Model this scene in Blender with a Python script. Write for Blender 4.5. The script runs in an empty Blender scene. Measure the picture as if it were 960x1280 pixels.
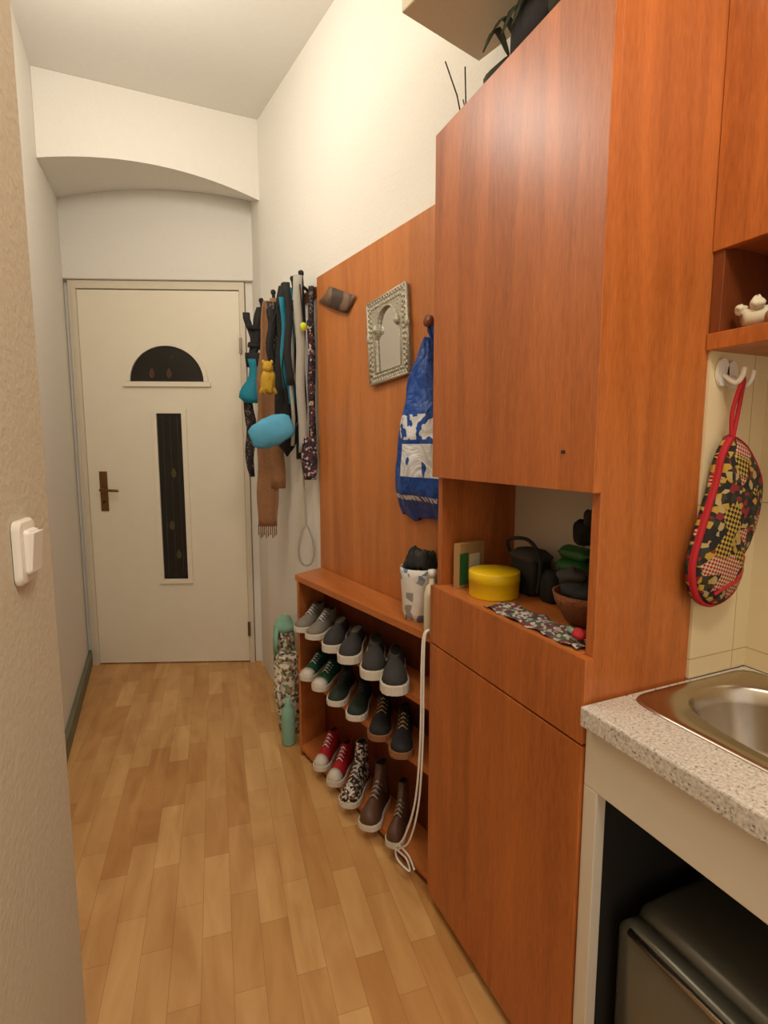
import bpy, math, random
from mathutils import Vector, Matrix
from mathutils import noise as mn
random.seed(7)
scn=bpy.context.scene
try:
    scn.view_settings.view_transform='Standard'
    scn.view_settings.look='None'
except Exception as e: print(e)

# ---------------- materials ----------------
def newmat(name):
    m=bpy.data.materials.new(name); m.use_nodes=True
    nt=m.node_tree; b=nt.nodes['Principled BSDF']
    return m,nt,b
def srgb(c):
    f=lambda v:(v/255/12.92) if v/255<=.04045 else ((v/255+.055)/1.055)**2.4
    return (f(c[0]),f(c[1]),f(c[2]),1)
def plain(name,c,rough=.5,metal=0,bump=0,bs=200,var=0.06):
    m,nt,b=newmat(name); L=nt.links
    g=nt.nodes.new('ShaderNodeNewGeometry')
    n=nt.nodes.new('ShaderNodeTexNoise'); n.inputs['Scale'].default_value=bs; n.inputs['Detail'].default_value=3
    L.new(g.outputs['Position'],n.inputs['Vector'])
    r=nt.nodes.new('ShaderNodeValToRGB'); col=srgb(c)
    r.color_ramp.elements[0].color=tuple(v*(1-var*2) for v in col[:3])+(1,)
    r.color_ramp.elements[1].color=tuple(min(1,v*(1+var)) for v in col[:3])+(1,)
    L.new(n.outputs['Fac'],r.inputs['Fac']); L.new(r.outputs['Color'],b.inputs['Base Color'])
    b.inputs['Roughness'].default_value=rough; b.inputs['Metallic'].default_value=metal
    if bump:
        bp=nt.nodes.new('ShaderNodeBump'); bp.inputs['Strength'].default_value=bump; bp.inputs['Distance'].default_value=.004
        L.new(n.outputs['Fac'],bp.inputs['Height']); L.new(bp.outputs['Normal'],b.inputs['Normal'])
    return m
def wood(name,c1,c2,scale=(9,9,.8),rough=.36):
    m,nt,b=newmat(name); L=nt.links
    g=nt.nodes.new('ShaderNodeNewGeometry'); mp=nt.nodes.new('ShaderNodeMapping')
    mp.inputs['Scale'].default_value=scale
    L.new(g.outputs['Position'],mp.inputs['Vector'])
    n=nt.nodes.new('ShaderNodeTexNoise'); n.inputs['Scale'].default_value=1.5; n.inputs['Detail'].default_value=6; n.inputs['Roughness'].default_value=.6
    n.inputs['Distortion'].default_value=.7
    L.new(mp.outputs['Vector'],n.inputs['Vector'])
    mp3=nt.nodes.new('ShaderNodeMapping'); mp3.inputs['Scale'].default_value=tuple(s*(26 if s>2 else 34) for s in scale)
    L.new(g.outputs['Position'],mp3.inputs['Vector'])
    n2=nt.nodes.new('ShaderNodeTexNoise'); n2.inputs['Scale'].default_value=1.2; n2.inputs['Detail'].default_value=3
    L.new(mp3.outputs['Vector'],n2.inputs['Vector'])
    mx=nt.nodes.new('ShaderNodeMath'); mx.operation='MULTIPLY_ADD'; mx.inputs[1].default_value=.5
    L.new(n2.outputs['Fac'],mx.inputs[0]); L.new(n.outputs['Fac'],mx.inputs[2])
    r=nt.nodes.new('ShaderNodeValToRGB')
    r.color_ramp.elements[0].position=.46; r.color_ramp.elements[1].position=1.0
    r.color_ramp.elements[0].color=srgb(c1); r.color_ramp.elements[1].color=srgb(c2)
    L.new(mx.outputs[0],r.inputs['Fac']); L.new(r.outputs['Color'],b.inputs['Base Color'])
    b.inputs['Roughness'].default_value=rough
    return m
def patterned(name,cols,scale=60,rough=.8):
    m,nt,b=newmat(name); L=nt.links
    g=nt.nodes.new('ShaderNodeNewGeometry')
    v=nt.nodes.new('ShaderNodeTexVoronoi'); v.inputs['Scale'].default_value=scale
    L.new(g.outputs['Position'],v.inputs['Vector'])
    s=nt.nodes.new('ShaderNodeSeparateColor'); L.new(v.outputs['Color'],s.inputs['Color'])
    r=nt.nodes.new('ShaderNodeValToRGB'); r.color_ramp.interpolation='CONSTANT'
    cr=r.color_ramp
    while len(cr.elements)<len(cols): cr.elements.new(.5)
    for i,c in enumerate(cols):
        cr.elements[i].position=i/len(cols); cr.elements[i].color=srgb(c)
    L.new(s.outputs[0],r.inputs['Fac']); L.new(r.outputs['Color'],b.inputs['Base Color'])
    b.inputs['Roughness'].default_value=rough
    return m

def floor_mat():
    m,nt,b=newmat('parquet'); L=nt.links
    g=nt.nodes.new('ShaderNodeNewGeometry'); mp=nt.nodes.new('ShaderNodeMapping')
    mp.inputs['Rotation'].default_value=(0,0,math.radians(-84))
    L.new(g.outputs['Position'],mp.inputs['Vector'])
    t=nt.nodes.new('ShaderNodeTexBrick')
    t.inputs['Color1'].default_value=srgb((230,186,124)); t.inputs['Color2'].default_value=srgb((204,150,88)); t.inputs['Mortar'].default_value=srgb((168,118,68))
    t.inputs['Scale'].default_value=1; t.inputs['Mortar Size'].default_value=.0007; t.inputs['Mortar Smooth'].default_value=.6
    t.inputs['Brick Width'].default_value=.31; t.inputs['Row Height'].default_value=.078; t.offset=.41; t.offset_frequency=2
    L.new(mp.outputs['Vector'],t.inputs['Vector'])
    mp2=nt.nodes.new('ShaderNodeMapping'); mp2.inputs['Scale'].default_value=(2.2,9,1)
    L.new(mp.outputs['Vector'],mp2.inputs['Vector'])
    n=nt.nodes.new('ShaderNodeTexNoise'); n.inputs['Scale'].default_value=1; n.inputs['Detail'].default_value=8; n.inputs['Distortion'].default_value=1.2
    L.new(mp2.outputs['Vector'],n.inputs['Vector'])
    r=nt.nodes.new('ShaderNodeValToRGB'); r.color_ramp.elements[0].position=.3; r.color_ramp.elements[1].position=.65
    r.color_ramp.elements[0].color=(.76,.66,.55,1); r.color_ramp.elements[1].color=(1.0,1.0,1.0,1)
    L.new(n.outputs['Fac'],r.inputs['Fac'])
    mx=nt.nodes.new('ShaderNodeMix'); mx.data_type='RGBA'; mx.blend_type='MULTIPLY'; mx.inputs[0].default_value=1
    L.new(t.outputs['Color'],mx.inputs[6]); L.new(r.outputs['Color'],mx.inputs[7])
    L.new(mx.outputs[2],b.inputs['Base Color'])
    b.inputs['Roughness'].default_value=.34
    bp=nt.nodes.new('ShaderNodeBump'); bp.inputs['Strength'].default_value=.2; bp.inputs['Distance'].default_value=.001; bp.invert=True
    L.new(t.outputs['Fac'],bp.inputs['Height']); L.new(bp.outputs['Normal'],b.inputs['Normal'])
    return m
def tile_mat():
    m,nt,b=newmat('wall_tiles'); L=nt.links
    g=nt.nodes.new('ShaderNodeNewGeometry'); sp=nt.nodes.new('ShaderNodeSeparateXYZ'); L.new(g.outputs['Position'],sp.inputs[0])
    ad=nt.nodes.new('ShaderNodeMath'); ad.operation='SUBTRACT'; L.new(sp.outputs['X'],ad.inputs[0]); L.new(sp.outputs['Y'],ad.inputs[1])
    cb=nt.nodes.new('ShaderNodeCombineXYZ'); L.new(ad.outputs[0],cb.inputs[0]); L.new(sp.outputs['Z'],cb.inputs[1])
    t=nt.nodes.new('ShaderNodeTexBrick'); t.offset=0
    t.inputs['Color1'].default_value=srgb((226,208,168)); t.inputs['Color2'].default_value=srgb((223,204,163)); t.inputs['Mortar'].default_value=srgb((184,162,122))
    t.inputs['Scale'].default_value=1; t.inputs['Brick Width'].default_value=.2; t.inputs['Row Height'].default_value=.31; t.inputs['Mortar Size'].default_value=.0012
    L.new(cb.outputs[0],t.inputs['Vector']); L.new(t.outputs['Color'],b.inputs['Base Color'])
    b.inputs['Roughness'].default_value=.25
    bp=nt.nodes.new('ShaderNodeBump'); bp.invert=True; bp.inputs['Strength'].default_value=.3; bp.inputs['Distance'].default_value=.002
    L.new(t.outputs['Fac'],bp.inputs['Height']); L.new(bp.outputs['Normal'],b.inputs['Normal'])
    return m
def terrazzo():
    m,nt,b=newmat('speckled_laminate'); L=nt.links
    g=nt.nodes.new('ShaderNodeNewGeometry')
    v=nt.nodes.new('ShaderNodeTexNoise'); v.inputs['Scale'].default_value=190; v.inputs['Detail'].default_value=4; v.inputs['Roughness'].default_value=.7
    L.new(g.outputs['Position'],v.inputs['Vector'])
    r=nt.nodes.new('ShaderNodeValToRGB'); cr=r.color_ramp
    cr.elements[0].position=.35; cr.elements[0].color=srgb((90,80,76))
    cr.elements[1].position=.41; cr.elements[1].color=srgb((194,186,176))
    e=cr.elements.new(.52); e.color=srgb((206,198,187))
    e=cr.elements.new(.6); e.color=srgb((224,218,208))
    L.new(v.outputs['Fac'],r.inputs['Fac']); L.new(r.outputs['Color'],b.inputs['Base Color']); b.inputs['Roughness'].default_value=.35
    return m

WOOD=wood('cherry_laminate',(142,74,30),(198,114,54))
WOODP=wood('cherry_panel',(168,98,46),(208,130,68))
WOODH=wood('cherry_shelf',(162,90,40),(208,126,64),scale=(9,.9,9))
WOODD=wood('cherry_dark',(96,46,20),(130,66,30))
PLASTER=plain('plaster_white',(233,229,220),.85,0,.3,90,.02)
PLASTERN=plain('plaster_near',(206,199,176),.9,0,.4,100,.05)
CEIL=plain('ceiling_paint',(226,223,215),.9,0,.1,40,.02)
DOORW=plain('door_cream_paint',(238,229,208),.4,0,.05,12,.02)
FRAMEW=plain('frame_paint',(222,211,190),.5,0,.1,30,.03)
GLASS=plain('dark_glass',(34,31,26),.12,0,0,14,.5)  # strong colour noise imitates reflections in the dark panes
GREENB=plain('baseboard_green_grey',(112,112,92),.6)
BRASS=plain('aged_brass',(128,92,54),.35,.7)
STEEL=plain('brushed_steel',(190,178,162),.26,1,0,60,.05)
STEELD=plain('steel_dark',(120,112,102),.3,1)
WHITEP=plain('white_plastic',(232,228,218),.4,0,0,20,.01)
WHITEC=plain('white_cabinet',(218,208,190),.5,0,0,20,.02)
BLACK=plain('black_fabric',(28,27,28),.8,0,.3,80,.2)
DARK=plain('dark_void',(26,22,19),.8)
TURQ=plain('turquoise_fabric',(20,130,155),.75,0,.3,80)
LBLUE=plain('light_blue_fabric',(84,168,206),.7,0,.4,50)
BROWN=plain('tan_fabric',(150,106,70),.9,0,.5,70,.15)
WHITEF=plain('white_lace',(220,222,226),.7)
GREYF=plain('grey_webbing',(170,166,156),.8,0,.3,120)
YEL=plain('yellow_plastic',(240,200,18),.35)
YELF=plain('yellow_plush',(200,160,50),.95,0,.5,90,.15)
NEON=plain('neon_yellow',(210,225,30),.5)
RED=plain('red_fabric',(178,22,34),.7,0,.2,100)
GREENF=plain('green_canvas',(28,92,62),.8,0,.3,100)
GREEND=plain('dark_green_canvas',(34,48,40),.8,0,.3,100)
GREENL=plain('green_packaging',(38,96,48),.45)
GREYS=plain('grey_canvas',(132,124,112),.85,0,.3,100)
DGREY=plain('charcoal_canvas',(56,54,52),.85,0,.3,100)
SOLE=plain('rubber_sole_white',(216,210,196),.6)
SOLEB=plain('rubber_sole_brown',(140,96,60),.6)
BROWNL=plain('brown_leather',(92,62,44),.5)
MINT=plain('mint_fabric',(140,186,164),.8,0,.3,60)
CREAM=plain('cream_card',(218,208,182),.7)
KRAFT=plain('kraft_card',(170,132,84),.8)
WICK=plain('wicker',(132,74,36),.7,0,.8,140,.25)
LEAF=plain('dark_foliage',(46,52,32),.8,0,.3,50,.3)
SILV=plain('silver_frame',(196,190,172),.42,.5,.9,160,.3)
MIRR,nt_,b_=newmat('mirror_glass'); b_.inputs['Base Color'].default_value=(.94,.94,.93,1); b_.inputs['Metallic'].default_value=1; b_.inputs['Roughness'].default_value=.05
PATF=patterned('floral_fabric',[(30,26,30),(110,40,54),(180,170,160),(40,36,60),(80,50,64),(24,22,24)],110)
PATT=patterned('tote_pattern',[(222,216,198),(130,140,110),(216,208,186),(100,90,70),(170,140,110),(226,220,204)],75)
PATB=patterned('black_white_knit',[(30,26,24),(200,190,180),(50,36,30),(120,90,70),(224,216,206)],120)
PATH=patterned('dark_print_strap',[(26,24,24),(66,30,32),(100,92,84),(24,24,24),(30,28,34)],120)
PATC=patterned('doily_pattern',[(60,60,66),(170,160,150),(120,50,50),(70,90,70),(190,184,176)],130)
FRIDGE=plain('appliance_grey',(112,110,98),.3,.35)
def bagmat():
    m,nt,b=newmat('blue_bag_fabric'); L=nt.links
    g=nt.nodes.new('ShaderNodeNewGeometry')
    n=nt.nodes.new('ShaderNodeTexNoise'); n.inputs['Scale'].default_value=9; n.inputs['Detail'].default_value=5; n.inputs['Distortion'].default_value=1.5
    L.new(g.outputs['Position'],n.inputs['Vector'])
    bp=nt.nodes.new('ShaderNodeBump'); bp.inputs['Strength'].default_value=.9; bp.inputs['Distance'].default_value=.03
    L.new(n.outputs['Fac'],bp.inputs['Height']); L.new(bp.outputs['Normal'],b.inputs['Normal'])
    sp=nt.nodes.new('ShaderNodeSeparateXYZ'); L.new(g.outputs['Position'],sp.inputs[0])
    def M(op,a,bv=None,c=None):
        k=nt.nodes.new('ShaderNodeMath'); k.operation=op
        for i,v in enumerate((a,bv,c)):
            if v is None: continue
            if isinstance(v,(int,float)): k.inputs[i].default_value=v
            else: L.new(v,k.inputs[i])
        return k.outputs[0]
    def nz(sc,th,sz=1.0):
        mp=nt.nodes.new('ShaderNodeMapping'); mp.inputs['Scale'].default_value=(0,1,sz); L.new(g.outputs['Position'],mp.inputs['Vector'])
        q=nt.nodes.new('ShaderNodeTexNoise'); q.inputs['Scale'].default_value=sc; q.inputs['Detail'].default_value=1; L.new(mp.outputs['Vector'],q.inputs['Vector'])
        return M('GREATER_THAN',q.outputs['Fac'],th)
    def band(z0,z1,y1): 
        a=M('MULTIPLY',M('GREATER_THAN',sp.outputs['Z'],z0),M('LESS_THAN',sp.outputs['Z'],z1))
        return M('MULTIPLY',a,M('LESS_THAN',sp.outputs['Y'],y1))
    m1=M('MULTIPLY',band(1.375,1.45,1.53),nz(34,.47))
    m2=M('MULTIPLY',band(1.262,1.362,1.53),nz(15,.38))
    m3=M('MULTIPLY',band(1.186,1.202,1.62),nz(110,.46,.3))
    mm=M('MAXIMUM',M('MAXIMUM',m1,m2),m3)
    mx=nt.nodes.new('ShaderNodeMix'); mx.data_type='RGBA'; L.new(mm,mx.inputs[0]); mx.inputs[6].default_value=srgb((12,72,160)); mx.inputs[7].default_value=srgb((222,226,232))
    L.new(mx.outputs[2],b.inputs['Base Color']); b.inputs['Roughness'].default_value=.42
    return m
BLUE=bagmat()

def mitt_mat():
    m,nt,b=newmat('mitt_patchwork'); L=nt.links
    g=nt.nodes.new('ShaderNodeNewGeometry')
    mp=nt.nodes.new('ShaderNodeMapping'); mp.inputs['Rotation'].default_value=(0,math.radians(28),0); L.new(g.outputs['Position'],mp.inputs['Vector'])
    sp=nt.nodes.new('ShaderNodeSeparateXYZ'); L.new(mp.outputs['Vector'],sp.inputs[0])
    cb=nt.nodes.new('ShaderNodeCombineXYZ'); L.new(sp.outputs['X'],cb.inputs[0]); L.new(sp.outputs['Z'],cb.inputs[1])
    big=nt.nodes.new('ShaderNodeTexVoronoi'); big.inputs['Scale'].default_value=26; L.new(cb.outputs[0],big.inputs['Vector'])
    sb=nt.nodes.new('ShaderNodeSeparateColor'); L.new(big.outputs['Color'],sb.inputs['Color'])
    def chk(sc,c1,c2):
        sm=nt.nodes.new('ShaderNodeTexChecker'); sm.inputs['Scale'].default_value=sc; sm.inputs['Color1'].default_value=srgb(c1); sm.inputs['Color2'].default_value=srgb(c2)
        L.new(cb.outputs[0],sm.inputs['Vector']); return sm
    c1=chk(200,(150,24,32),(190,170,136)); c2=chk(160,(30,28,24),(184,150,56))
    v=nt.nodes.new('ShaderNodeTexVoronoi'); v.inputs['Scale'].default_value=95; L.new(cb.outputs[0],v.inputs['Vector'])
    s=nt.nodes.new('ShaderNodeSeparateColor'); L.new(v.outputs['Color'],s.inputs['Color'])
    r=nt.nodes.new('ShaderNodeValToRGB'); r.color_ramp.interpolation='CONSTANT'; cr=r.color_ramp
    cols=[(26,26,22),(176,140,50),(46,48,32),(28,24,24),(170,150,100),(30,26,24),(130,34,36),(60,48,32),(24,22,22)]
    while len(cr.elements)<len(cols): cr.elements.new(.5)
    for i,c in enumerate(cols): cr.elements[i].position=i/len(cols); cr.elements[i].color=srgb(c)
    L.new(s.outputs[0],r.inputs['Fac'])
    def gt(o,th):
        k=nt.nodes.new('ShaderNodeMath'); k.operation='GREATER_THAN'; k.inputs[1].default_value=th; L.new(o,k.inputs[0]); return k.outputs[0]
    mx=nt.nodes.new('ShaderNodeMix'); mx.data_type='RGBA'; L.new(gt(sb.outputs[0],.66),mx.inputs[0]); L.new(r.outputs['Color'],mx.inputs[6]); L.new(c1.outputs['Color'],mx.inputs[7])
    m2=nt.nodes.new('ShaderNodeMix'); m2.data_type='RGBA'; L.new(gt(sb.outputs[1],.76),m2.inputs[0]); L.new(mx.outputs[2],m2.inputs[6]); L.new(c2.outputs['Color'],m2.inputs[7])
    L.new(m2.outputs[2],b.inputs['Base Color']); b.inputs['Roughness'].default_value=.85
    bn=nt.nodes.new('ShaderNodeTexNoise'); bn.inputs['Scale'].default_value=22; L.new(g.outputs['Position'],bn.inputs['Vector'])
    bp=nt.nodes.new('ShaderNodeBump'); bp.inputs['Strength'].default_value=.7; bp.inputs['Distance'].default_value=.012
    L.new(bn.outputs['Fac'],bp.inputs['Height']); L.new(bp.outputs['Normal'],b.inputs['Normal'])
    return m
MITT=mitt_mat()

# ---------------- builder ----------------
class B:
    def __init__(s,M=None): s.v=[];s.f=[];s.m=[];s.sm=[];s.mats=[];s.M=M or Matrix()
    def mi(s,mat):
        if mat not in s.mats: s.mats.append(mat)
        return s.mats.index(mat)
    def add(s,vs,fs,mat,smooth=False):
        o=len(s.v); s.v+=[s.M@Vector(v) for v in vs]
        ml=mat if isinstance(mat,list) else [mat]*len(fs)
        for f,mm in zip(fs,ml): s.f.append([i+o for i in f]); s.m.append(s.mi(mm)); s.sm.append(smooth)
    def box(s,x0,x1,y0,y1,z0,z1,mat):
        vs=[(x,y,z) for z in(z0,z1) for y in(y0,y1) for x in(x0,x1)]
        s.add(vs,[(0,2,3,1),(4,5,7,6),(0,1,5,4),(2,6,7,3),(0,4,6,2),(1,3,7,5)],mat)
    def prism(s,pts,z0,z1,mat):
        n=len(pts); a=sum(pts[i][0]*pts[(i+1)%n][1]-pts[(i+1)%n][0]*pts[i][1] for i in range(n))
        if a<0: pts=pts[::-1]
        vs=[(p[0],p[1],z0) for p in pts]+[(p[0],p[1],z1) for p in pts]
        s.add(vs,[tuple(range(n))[::-1],tuple(range(n,2*n))]+[(i,(i+1)%n,n+(i+1)%n,n+i) for i in range(n)],mat)
    def extr(s,pts,vec,mat,smooth=False):
        n=len(pts);vec=Vector(vec)
        vs=[Vector(p) for p in pts]+[Vector(p)+vec for p in pts]
        s.add(vs,[tuple(range(n)),tuple(range(n,2*n))[::-1]]+[((i+1)%n,i,n+i,n+(i+1)%n) for i in range(n)],mat,smooth)
    def loft(s,rings,mat,smooth=True,caps=True,closed=True):
        n=len(rings[0]); vs=[p for r in rings for p in r]; fs=[]
        for k in range(len(rings)-1):
            for i in range(n if closed else n-1):
                j=(i+1)%n; fs.append((k*n+i,k*n+j,(k+1)*n+j,(k+1)*n+i))
        if caps: fs.append(tuple(range(n))[::-1]); fs.append(tuple(range((len(rings)-1)*n,len(rings)*n)))
        s.add(vs,fs,mat,smooth)
    def lathe(s,prof,c,mat,n=28,caps=True):
        rings=[[(c[0]+r*math.cos(2*math.pi*i/n),c[1]+r*math.sin(2*math.pi*i/n),c[2]+z) for i in range(n)] for r,z in prof]
        s.loft(rings,mat,True,caps)
    def tube(s,path,r,mat,n=8,closed=False):
        P=[Vector(p) for p in path]; rings=[]; up=Vector((.13,.31,.94)).normalized(); N=len(P)
        for i,p in enumerate(P):
            t=(P[min(i+1,N-1)]-P[max(i-1,0)]).normalized()
            a=up-t*up.dot(t)
            if a.length<.05: a=Vector((1,0,0))-t*t.x
            a.normalize(); up=a; b=t.cross(a)
            rr=r[i] if isinstance(r,(list,tuple)) else r
            rings.append([p+a*rr*math.cos(2*math.pi*k/n)+b*rr*math.sin(2*math.pi*k/n) for k in range(n)])
        s.loft(rings,mat)
    def ribbon(s,path,wd,th,mat,widths=None,smooth=True):
        P=[Vector(p) for p in path]; wd=Vector(wd).normalized(); rings=[];N=len(P)
        for i,p in enumerate(P):
            t=(P[min(i+1,N-1)]-P[max(i-1,0)]).normalized(); nn=t.cross(wd).normalized()
            w=widths[i] if isinstance(widths,(list,tuple)) else widths
            rings.append([p-wd*w/2-nn*th/2,p-wd*w/2+nn*th/2,p+nn*th*.8,p+wd*w/2+nn*th/2,p+wd*w/2-nn*th/2,p-nn*th*.8])
        s.loft(rings,mat,smooth)
    def blob(s,c,r,mat,seed=0,amp=.12,n=20,m=12):
        rnd=random.Random(seed); ph=[rnd.uniform(0,6.28) for _ in range(6)]
        rings=[]
        for j in range(m+1):
            th=math.pi*(.02+.96*j/m)
            ring=[]
            for i in range(n):
                a=2*math.pi*i/n
                k=1+amp*(math.sin(3*a+ph[0]+2*th)+math.sin(5*a+ph[1]-3*th)*.6+math.sin(4*th+ph[2]))
                ring.append((c[0]+r[0]*k*math.sin(th)*math.cos(a),c[1]+r[1]*k*math.sin(th)*math.sin(a),c[2]-r[2]*k*math.cos(th)))
            rings.append(ring)
        s.loft(rings,mat)
    def done(s,name,bevel=0,parent=None):
        me=bpy.data.meshes.new(name); me.from_pydata([tuple(v) for v in s.v],[],s.f)
        for mt in s.mats: me.materials.append(mt)
        for p,mi,sm in zip(me.polygons,s.m,s.sm): p.material_index=mi; p.use_smooth=sm
        me.validate(); me.update()
        import bmesh as bm_
        bm=bm_.new(); bm.from_mesh(me); bm_.ops.recalc_face_normals(bm,faces=bm.faces); bm.to_mesh(me); bm.free()
        o=bpy.data.objects.new(name,me); scn.collection.objects.link(o)
        if bevel:
            md=o.modifiers.new('bevel','BEVEL'); md.width=bevel; md.segments=2; md.limit_method='ANGLE'; md.angle_limit=math.radians(50)
        return o
def cat(P,n=8):
    P=[Vector(p) for p in P]; out=[]
    for i in range(len(P)-1):
        p0=P[max(i-1,0)];p1=P[i];p2=P[i+1];p3=P[min(i+2,len(P)-1)]
        for k in range(n):
            t=k/n; out.append(.5*((2*p1)+(-p0+p2)*t+(2*p0-5*p1+4*p2-p3)*t*t+(-p0+3*p1-3*p2+p3)*t**3))
    return out+[P[-1]]

# ---------------- room ----------------
CZ=3.05
b=B(); b.box(-.9,1.6,-1.4,4.0,-.1,0,floor_mat()); b.done('floor')
b=B(); b.box(-.9,1.6,-1.4,4.0,CZ,CZ+.1,CEIL); b.done('ceiling')
def wx(y):
    pts=[(1.29,.863),(2.325,.703),(3.05,.595),(3.40,.60)]
    if y<=1.29: return .863+(1.29-y)*.155
    for (a,xa),(c,xc) in zip(pts,pts[1:]):
        if y<=c: return xa+(xc-xa)*(y-a)/(c-a)
    return .60
WN=Vector((-.988,-.153,0)); WT=Vector((.153,-.988,0))
WD=Vector((-.95,.31,0))
def W(y,off,z): return Vector((wx(y),y,z))+WN*off
b=B(); b.prism([(.863,1.29),(.703,2.325),(.595,3.05),(.60,3.42),(1.5,3.42),(1.5,1.29)],0,CZ,PLASTER)
b.prism([(.863,1.29),(.953,.708),(1.5,.708),(1.5,1.29)],2.14,CZ,PLASTER)
b.prism([(.972,1.29),(.972,.708),(1.5,.708),(1.5,1.29)],0,2.14,PLASTER); b.done('wall_right')
b=B(); b.prism([(1.15,.706),(1.15,-1.4),(1.5,-1.4),(1.5,.706)],0,CZ,PLASTER); b.done('wall_kitchen')
TILE=tile_mat()
b=B(); b.box(.9705,1.149,.700,.7075,.89,1.56,TILE); b.box(1.142,1.1495,-1.3,.70,.89,1.56,TILE); b.done('trim_tile_splashback')
b=B(); b.prism([(-.41,1.0),(-.41,3.78),(-.7,3.78),(-.7,1.0)],0,CZ,PLASTER); b.done('wall_left')
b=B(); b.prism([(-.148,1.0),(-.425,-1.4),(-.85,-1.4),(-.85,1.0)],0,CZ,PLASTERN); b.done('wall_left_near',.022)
b=B(); b.prism([(-.409,1.0),(-.409,3.72),(-.388,3.71),(-.388,1.0)],0,.085,GREENB); b.done('baseboard_left',.002)
P0=Vector((-.42,3.735,0)); P1=Vector((.615,3.337,0)); e=(P1-P0); DL=e.length; e.normalize(); nrm=Vector((e.y,-e.x,0))
DM=Matrix(((e.x,nrm.x,0,P0.x),(e.y,nrm.y,0,P0.y),(0,0,1,0),(0,0,0,1)))
b=B(DM); b.box(-.2,DL+.3,-.2,0,0,CZ,PLASTER); b.done('wall_back')
b=B(DM); b.box(.012,DL+.02,.0005,.055,2.315,2.83,PLASTER); b.box(DL-.052,DL+.02,.0005,.02,0,2.315,PLASTER); b.done('trim_lintel',.004)
b=B(); N=24; X0,X1=-.409,.5975; fr=[];bk=[]
for i in range(N+1):
    t=i/N; x=X0+(X1-X0)*t; ar=1-(2*t-1)**2
    fr.append((x,3.03,2.652+.072*ar+ .012*(1-t)))
    xb=P0.x+.01+(P1.x-.02-P0.x)*t; yb=P0.y+(P1.y-P0.y)*t-.06
    bk.append((xb,yb,2.745+.055*ar))
vs=[];fs=[]
for i in range(N+1): vs+=[fr[i],bk[i],(bk[i][0],bk[i][1],CZ-.001),(fr[i][0],fr[i][1],CZ-.001)]
for i in range(N):
    a=i*4;c=a+4
    fs+=[(a,a+1,c+1,c),(a+1,a+2,c+2,c+1),(a+2,a+3,c+3,c+2),(a+3,a,c,c+3)]
fs+=[(0,3,2,1),(N*4,N*4+1,N*4+2,N*4+3)]
b.add(vs,fs,PLASTER); b.done('wall_header_arch')

# door
b=B(DM)
b.box(.045,.082,.001,.035,0,2.312,FRAMEW); b.box(DL-.085,DL-.055,.001,.035,0,2.312,FRAMEW); b.box(.082,DL-.085,.001,.035,2.268,2.312,FRAMEW)
b.box(.068,.09,.001,.042,0,2.28,FRAMEW)
s0,s1=.092,DL-.088
b.box(s0,s1,.004,.028,.008,2.262,DOORW)
def arc(cx,cz,r,rz,n=24): return [(cx+r*math.cos(math.pi*i/n),cz+rz*math.sin(math.pi*i/n)) for i in range(n+1)]
cx,cz=.588,1.742
ai=arc(cx,cz,.215,.205); ao=arc(cx,cz,.24,.23)
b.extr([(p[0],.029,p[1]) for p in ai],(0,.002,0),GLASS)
for i in range(len(ai)-1):
    a,c,d,f=ai[i],ai[i+1],ao[i+1],ao[i]
    b.extr([(a[0],.028,a[1]),(c[0],.028,c[1]),(d[0],.028,d[1]),(f[0],.028,f[1])],(0,.014,0),DOORW)
b.box(cx-.255,cx+.255,.028,.046,cz-.03,cz-.002,DOORW)
a0,a1,z0,z1=.515,.662,.545,1.555
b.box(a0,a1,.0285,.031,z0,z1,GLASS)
for q in((a0-.028,a0,z0-.028,z1+.028),(a1,a1+.028,z0-.028,z1+.028),(a0,a1,z0-.028,z0),(a0,a1,z1,z1+.028)): b.box(q[0],q[1],.028,.042,q[2],q[3],DOORW)
DROP=plain('amber_drop',(74,42,28),.4); DROP2=plain('gold_drop',(78,66,38),.4); ORN3=plain('curtain_grey',(44,44,40),.3)  # faint amber and gold drop shapes laid on the panes
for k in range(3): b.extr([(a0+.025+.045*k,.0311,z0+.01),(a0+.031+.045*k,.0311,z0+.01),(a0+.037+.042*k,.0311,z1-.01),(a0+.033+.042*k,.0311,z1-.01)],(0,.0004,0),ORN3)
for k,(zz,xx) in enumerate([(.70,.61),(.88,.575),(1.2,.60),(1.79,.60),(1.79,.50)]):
    m_=DROP if k>2 else DROP2
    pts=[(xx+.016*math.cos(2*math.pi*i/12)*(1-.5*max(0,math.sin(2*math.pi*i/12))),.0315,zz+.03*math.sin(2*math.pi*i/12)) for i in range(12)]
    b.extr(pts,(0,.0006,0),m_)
for hz in(.22,1.95): b.box(DL-.09,DL-.075,.03,.046,hz-.045,hz+.045,STEELD)
b.box(.158,.203,.028,.034,.97,1.21,BRASS)
b.tube([(.18,.034,1.1),(.18,.075,1.1),(.20,.08,1.1),(.285,.08,1.095)],[.009,.009,.009,.007],BRASS)
b.lathe([(.001,0),(.007,.0),(.007,.012),(.001,.012)],(.18,.04,1.02),DARK,12)
b.done('door_1',.0015)

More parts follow.
